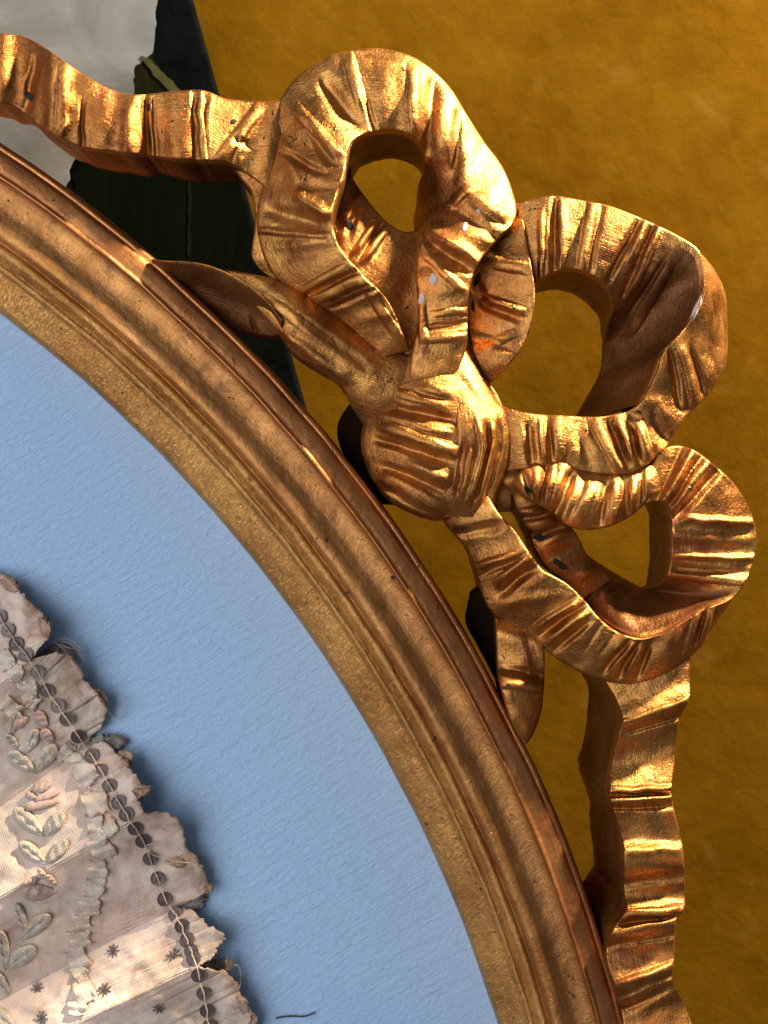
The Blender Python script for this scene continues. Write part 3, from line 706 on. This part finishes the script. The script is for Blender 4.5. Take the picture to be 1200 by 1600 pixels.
# dark gauze lining that peeps out between the pleats
def rag(name, pts, h, mat, curl=3.0, seed=0, n=44, fray=1.6):
    P = catmull(np.array(list(pts) + [pts[0]], float), n + 1)[:-1]
    P = P + np.c_[vnoise(np.arange(n) * 0.9, np.zeros(n), seed), vnoise(np.arange(n) * 0.9, np.ones(n) * 3, seed)] * fray
    c = P.mean(0)
    v = [];
    for s in (1.0, 0.75, 0.45):
        for q in P:
            x, y = c + (q - c) * s
            hh = (h(x, y) if callable(h) else h) + curl * float(vnoise(np.array([x / 9.0]), np.array([y / 9.0]), seed + 2)[0]) + curl * 0.6 * (s - 0.5)
            v.append(W(x, y, hh))
    v.append(W(c[0], c[1], h(*c) if callable(h) else h))
    f = []
    for r in range(2):
        for i in range(n): f.append((r * n + i, r * n + (i + 1) % n, (r + 1) * n + (i + 1) % n, (r + 1) * n + i))
    for i in range(n): f.append((2 * n + i, 2 * n + (i + 1) % n, 3 * n))
    o = mesh_obj(name, v, f, mat, fan, fix=True, attrs={'edge': np.r_[np.ones(n), np.ones(n) * 0.4, np.zeros(n + 1)]})
    so = o.modifiers.new('thick', 'SOLIDIFY'); so.thickness = 0.0002; so.offset = -1
    return o
for q_, pts in enumerate([[(122, 1172), (150, 1150), (172, 1148), (190, 1150), (198, 1158), (184, 1170), (165, 1178), (140, 1188)], [(52, 1036), (68, 1016), (92, 1006), (110, 1012), (118, 1030), (100, 1040), (70, 1046)],
                          [(258, 1428), (285, 1408), (312, 1400), (322, 1404), (314, 1418), (300, 1426)], [(300, 1512), (325, 1504), (346, 1500), (352, 1514), (336, 1522)]]):
    rag('lining', pts, HM + 9, LINING, 2, 3 + q_, 90, 3.0)
# browned curls at the torn edge
for k_, pts in enumerate([[(0, 908), (8, 900), (24, 904), (30, 918), (22, 926), (6, 920)], [(60, 966), (74, 964), (80, 976), (80, 992), (72, 998), (62, 984)],
                          [(184, 1176), (196, 1171), (206, 1176), (208, 1190), (200, 1200), (192, 1192)], [(148, 1078), (158, 1076), (167, 1090), (166, 1104), (156, 1096)],
                          [(206, 1234), (232, 1232), (240, 1236), (226, 1246), (214, 1248)], [(258, 1344), (276, 1340), (290, 1350), (284, 1356), (266, 1352)],
                          [(354, 1494), (362, 1500), (364, 1514), (356, 1518), (352, 1508)], [(392, 1586), (402, 1588), (400, 1600), (388, 1602)], [(318, 1384), (330, 1380), (332, 1392), (322, 1396)],
                          [(370, 1555), (382, 1560), (388, 1578), (380, 1584), (372, 1572)]]):
    rag('frayed_curl', pts, (lambda x, y: h_fan(x, y, -88) + 4), BROWN, 4, 20 + k_)

def tube(name, pts, r, mat, parent, n=6, lifted=None, res=8):
    P = catmull(np.array(pts, float), (len(pts) - 1) * res + 1)
    T = np.gradient(P, axis=0); T /= np.maximum(np.linalg.norm(T, axis=1), 1e-9)[:, None]
    up = np.array([0.0, -1.0, 0.0])
    Sx = np.cross(T, up); Sx /= np.maximum(np.linalg.norm(Sx, axis=1), 1e-9)[:, None]
    Sy = np.cross(Sx, T)
    a = np.linspace(0, 2 * np.pi, n, endpoint=False)
    V = P[:, None] + r * (np.cos(a)[None, :, None] * Sx[:, None] + np.sin(a)[None, :, None] * Sy[:, None])
    m = len(P)
    idx = np.arange(m * n).reshape(m, n)
    fc = [(idx[i, j], idx[i, (j + 1) % n], idx[i + 1, (j + 1) % n], idx[i + 1, j]) for i in range(m - 1) for j in range(n)]
    fc += [tuple(idx[0][::-1]), tuple(idx[-1])]
    return mesh_obj(name, V.reshape(-1, 3), fc, mat, parent)

# sequins on their thread
SQ = [(-14, 942), (0, 964), (12, 985), (25, 1006), (40, 1023), (58, 1050), (73, 1079), (90, 1103), (104, 1124), (122, 1151), (143, 1181), (157, 1204), (171, 1228), (185, 1254), (197, 1272), (211, 1294), (223, 1314), (234, 1342), (246, 1373), (257, 1405),
      (274, 1429), (284, 1447), (292, 1469), (299, 1486), (302, 1498), (310, 1524), (318, 1553), (323, 1580), (327, 1604)]
def disc_mesh(ro, ri, n=20):
    v, f = [], []
    for z, r in ((0, ri), (0.8, ri), (0.5, (ri + ro) * 0.55), (0.9, ro), (0.2, ro)):
        for i in range(n):
            a = 2 * math.pi * i / n
            v.append((r * math.cos(a) * U, -z * U, r * math.sin(a) * U))
    for k in range(5):
        for i in range(n): f.append((k * n + i, k * n + (i + 1) % n, ((k + 1) % 5) * n + (i + 1) % n, ((k + 1) % 5) * n + i))
    me = bpy.data.meshes.new('sequin')
    me.from_pydata(v, [], f)
    b = bmesh.new(); b.from_mesh(me); bmesh.ops.recalc_face_normals(b, faces=b.faces); b.to_mesh(me); b.free()
    me.materials.append(SEQUIN)
    return me
SQM = disc_mesh(12, 2.2)
def lay(me, name, x, y, lift, tilt=0.16, rot=None):
    p, n = hit(FB, x, y)
    o = bpy.data.objects.new(name, me); COL.objects.link(o); o.parent = fan
    n = Vector((0, -1, 0)) if n is None else (n * 0.6 + Vector((0, -1, 0)) * 0.4).normalized()
    n = (n + Vector((random.uniform(-tilt, tilt), 0, random.uniform(-tilt, tilt)))).normalized()
    q = Vector((0, -1, 0)).rotation_difference(n)
    o.location = on_fan(x, y, lift)
    o.rotation_mode = 'QUATERNION'
    from mathutils import Quaternion
    o.rotation_quaternion = q @ Quaternion((0, 1, 0), random.uniform(0, 6.28) if rot is None else rot)
    return o
for x, y in SQ: lay(SQM, 'sequin', x, y, 4.5)
pts = []
for i, (x, y) in enumerate(SQ):
    pts.append(on_fan(x + 0.8, y, 8.0))
    if i + 1 < len(SQ):
        mx, my = (x + SQ[i + 1][0]) / 2, (y + SQ[i + 1][1]) / 2
        pts.append(on_fan(mx + random.uniform(-2, 2), my + random.uniform(-1, 1), 7.0))
tube('thread', pts, 1.0 * U, THREAD, fan)
loose = [[(0, 898, 6), (12, 906, 8), (26, 920, 8), (38, 940, 7), (43, 948, 4)], [(82, 1002, 6), (95, 1010, 7), (105, 1022, 7), (112, 1034, 6), (126, 1056, 4)],
         [(168, 1108, 0), (172, 1116, -6), (178, 1122, -10), (186, 1123, -8), (188, 1112, -4), (192, 1100, 0), (196, 1088, -2)],
         [(226, 1322, 6), (240, 1318, 9), (252, 1322, 8), (262, 1316, 6)], [(227, 1326, 6), (240, 1336, 9), (258, 1341, 9), (280, 1347, 7), (300, 1349, 6), (310, 1356, 4)],
         [(360, 1508, 4), (370, 1508, 8), (375, 1514, 6), (376, 1530, 2), (374, 1544, 0)], [(302, 1405, 4), (316, 1396, 6), (322, 1388, 5)],
         [(96, 1002, 4), (110, 1006, 6), (124, 1018, 5), (130, 1030, 2)], [(90, 1000, 4), (104, 998, 6), (118, 1006, 6), (128, 1016, 3)], [(94, 1006, 4), (106, 1012, 7), (118, 1014, 4), (126, 1024, 2)], [(140, 1222, 6), (138, 1230, 9), (139, 1238, 5)]]
for L_ in loose:
    tube('loose_thread', [on_fan(x, y, h, -92) for x, y, h in L_], 0.8 * U, THREAD, fan)

# eight-petalled spangles
def star_mesh():
    v, f = [], []
    n = 128
    for z, s in ((0, 1), (1.4, 1)):
        for i in range(n):
            a = 2 * math.pi * i / n
            r = 6.8 + 4.6 * math.copysign(abs(math.cos(8 * a)) ** 0.7, math.cos(8 * a))
            v.append((r * math.cos(a) * U, -z * U, r * math.sin(a) * U))
    v.append((0, -2.2 * U, 0))
    f += [(i, (i + 1) % n, n + (i + 1) % n, n + i) for i in range(n)] + [(n + i, n + (i + 1) % n, 2 * n) for i in range(n)]
    me = bpy.data.meshes.new('spangle'); me.from_pydata(v, [], f); me.materials.append(SEQUIN)
    return me
SM = star_mesh()
for x, y in ((272, 1493), (58, 1545), (164, 1547), (247, 1574), (66, 1590), (177, 1486)): lay(SM, 'spangle', x, y, 2.0, 0.1)

# silk leaves, petals and buds: puffed pointed shapes
def puff(name, base, tip, width, height, mat, fold=0.0, pinch=0.9, lift=1.0):
    b, t = np.array(base, float), np.array(tip, float)
    ax = t - b; ln = np.hypot(*ax); ax /= ln; pr = np.array((-ax[1], ax[0]))
    nu, nv = 26, 15
    v = []; ed = []
    for i in range(nu):
        u = i / (nu - 1)
        w = width * 0.5 * (math.sin(math.pi * min(1, u ** 0.75 * 0.985 + 0.01)) ** pinch)
        for j in range(nv):
            q = 2 * j / (nv - 1) - 1
            x, y = b + ax * u * ln + pr * q * w
            hh = 5.0 * (1 - u) ** 2 + 0.5 * height * (max(0, 1 - q * q) ** 0.6) * math.sin(math.pi * min(1, u * 0.97 + 0.02)) ** 0.5
            hh -= fold * math.exp(-(q / 0.22) ** 2) * math.sin(math.pi * u)
            hh += 0.9 * math.sin(u * 19 + q * 3) * (1 - q * q)
            v.append(on_fan(x, y, hh + lift)); ed.append(abs(q) ** 3)
    base_n = nu * nv
    f = [(i * nv + j, i * nv + j + 1, (i + 1) * nv + j + 1, (i + 1) * nv + j) for i in range(nu - 1) for j in range(nv - 1)]
    o = mesh_obj(name, v, f, mat, fan, fix=False, attrs={'edge': ed})
    so = o.modifiers.new('thick', 'SOLIDIFY'); so.thickness = 0.0003; so.offset = 0
    return o
for b, t, w, h in [((22, 1264), (68, 1306), 26, 10), ((99, 1270), (69, 1307), 23, 10), ((30, 1317), (72, 1350), 23, 9), ((105, 1313), (71, 1350), 21, 9),
                   ((12, 1176), (56, 1207), 24, 11), ((86, 1164), (56, 1206), 24, 12), ((24, 1412), (40, 1458), 18, 8), ((78, 1430), (32, 1468), 22, 11), ((54, 1480), (10, 1514), 26, 9), ((2, 1455), (8, 1516), 18, 8),
                   ((-8, 1520), (16, 1556), 16, 8), ((-14, 1580), (22, 1606), 26, 9), ((58, 1140), (38, 1178), 20, 11), ((28, 1112), (18, 1146), 20, 10), ((10, 1148), (28, 1170), 14, 8)]:
    puff('leaf', b, t, w * 1.05, h, LEAFSILK, fold=2.5, pinch=0.7)
for b, t, w, h in [((52, 1232), (80, 1226), 18, 11), ((40, 1240), (58, 1248), 13, 10), ((56, 1250), (94, 1238), 11, 10), ((40, 1262), (92, 1252), 16, 11),
                   ((60, 1358), (74, 1376), 10, 13), ((36, 1384), (62, 1372), 12, 9), ((34, 1396), (88, 1392), 26, 11), ((72, 1368), (88, 1384), 12, 11),
                   ((56, 1112), (74, 1138), 20, 12), ((64, 1142), (86, 1158), 18, 12), ((22, 1136), (44, 1120), 15, 11)]:
    puff('petal', b, t, w, h, ROSESILK, pinch=0.6)

# gathered ribbon trim: short overlapping puckers
def pucker(x, y, w, l, rot, seed):
    c, s = math.cos(rot), math.sin(rot)
    nu, nv = 18, 14
    v = []; ed = []
    for i in range(nu):
        u = 2 * i / (nu - 1) - 1
        for j in range(nv):
            q = 2 * j / (nv - 1) - 1
            jit = 1 + 0.14 * float(vnoise(np.array([q * 3.0]), np.array([seed * 1.7]), 4)[0]) + 0.1 * q * math.sin(seed)
            px, py = u * l * 0.5 * jit, q * w * 0.5 * (1 + 0.10 * math.sin(u * 3 + seed))
            xx, yy = x + px * c - py * s, y + px * s + py * c
            hh = 2.5 + 3.5 * math.cos(u * 1.5) + 1.8 * math.sin(u * 5.5 + seed + q) * (0.4 + abs(q)) + 1.4 * u
            v.append(on_fan(xx, yy, hh)); ed.append(max(abs(u), abs(q)) ** 6)
    f = [(i * nv + j, i * nv + j + 1, (i + 1) * nv + j + 1, (i + 1) * nv + j) for i in range(nu - 1) for j in range(nv - 1)]
    o = mesh_obj('ribbon_trim', v, f, TRIM, fan, attrs={'edge': ed})
    so = o.modifiers.new('thick', 'SOLIDIFY'); so.thickness = 0.0002; so.offset = 0
for i, (x, y, w, l, r) in enumerate([(6, 1032, 30, 34, 0.9), (24, 1050, 26, 28, 1.2), (40, 1078, 26, 36, 1.1), (52, 1098, 24, 24, 0.9), (18, 1108, 26, 28, 0.7), (98, 1172, 16, 34, -0.5), (112, 1186, 16, 34, -0.5), (130, 1208, 32, 32, 1.2), (147, 1250, 36, 38, 1.25), (150, 1284, 30, 28, 1.0), (166, 1302, 20, 38, -0.5),
                                       (160, 1328, 32, 32, 1.4), (149, 1356, 30, 28, 1.5), (150, 1388, 28, 34, 1.9), (136, 1416, 30, 28, 1.7), (130, 1440, 30, 26, 1.6), (124, 1468, 32, 26, 1.5), (120, 1496, 36, 26, 1.2), (122, 1518, 30, 28, 1.1), (134, 1546, 36, 40, 1.0), (120, 1575, 30, 24, 1.3)]):
    pucker(x + random.uniform(-4, 4), y + random.uniform(-3, 3), w * random.uniform(0.75, 1.15), l * random.uniform(0.85, 1.25), r + random.uniform(-0.5, 0.5), i + 1)

# a thin dark pin lying on the paper beside the fan
tube('pin', [W(430, 1591, HM + 3), W(452, 1588, HM + 3.5), W(476, 1588, HM + 3.5), W(492, 1582, HM + 3)], 1.3 * U, plain('dark_wire', (0.05, 0.05, 0.06), 0.4, 0.5), fan)
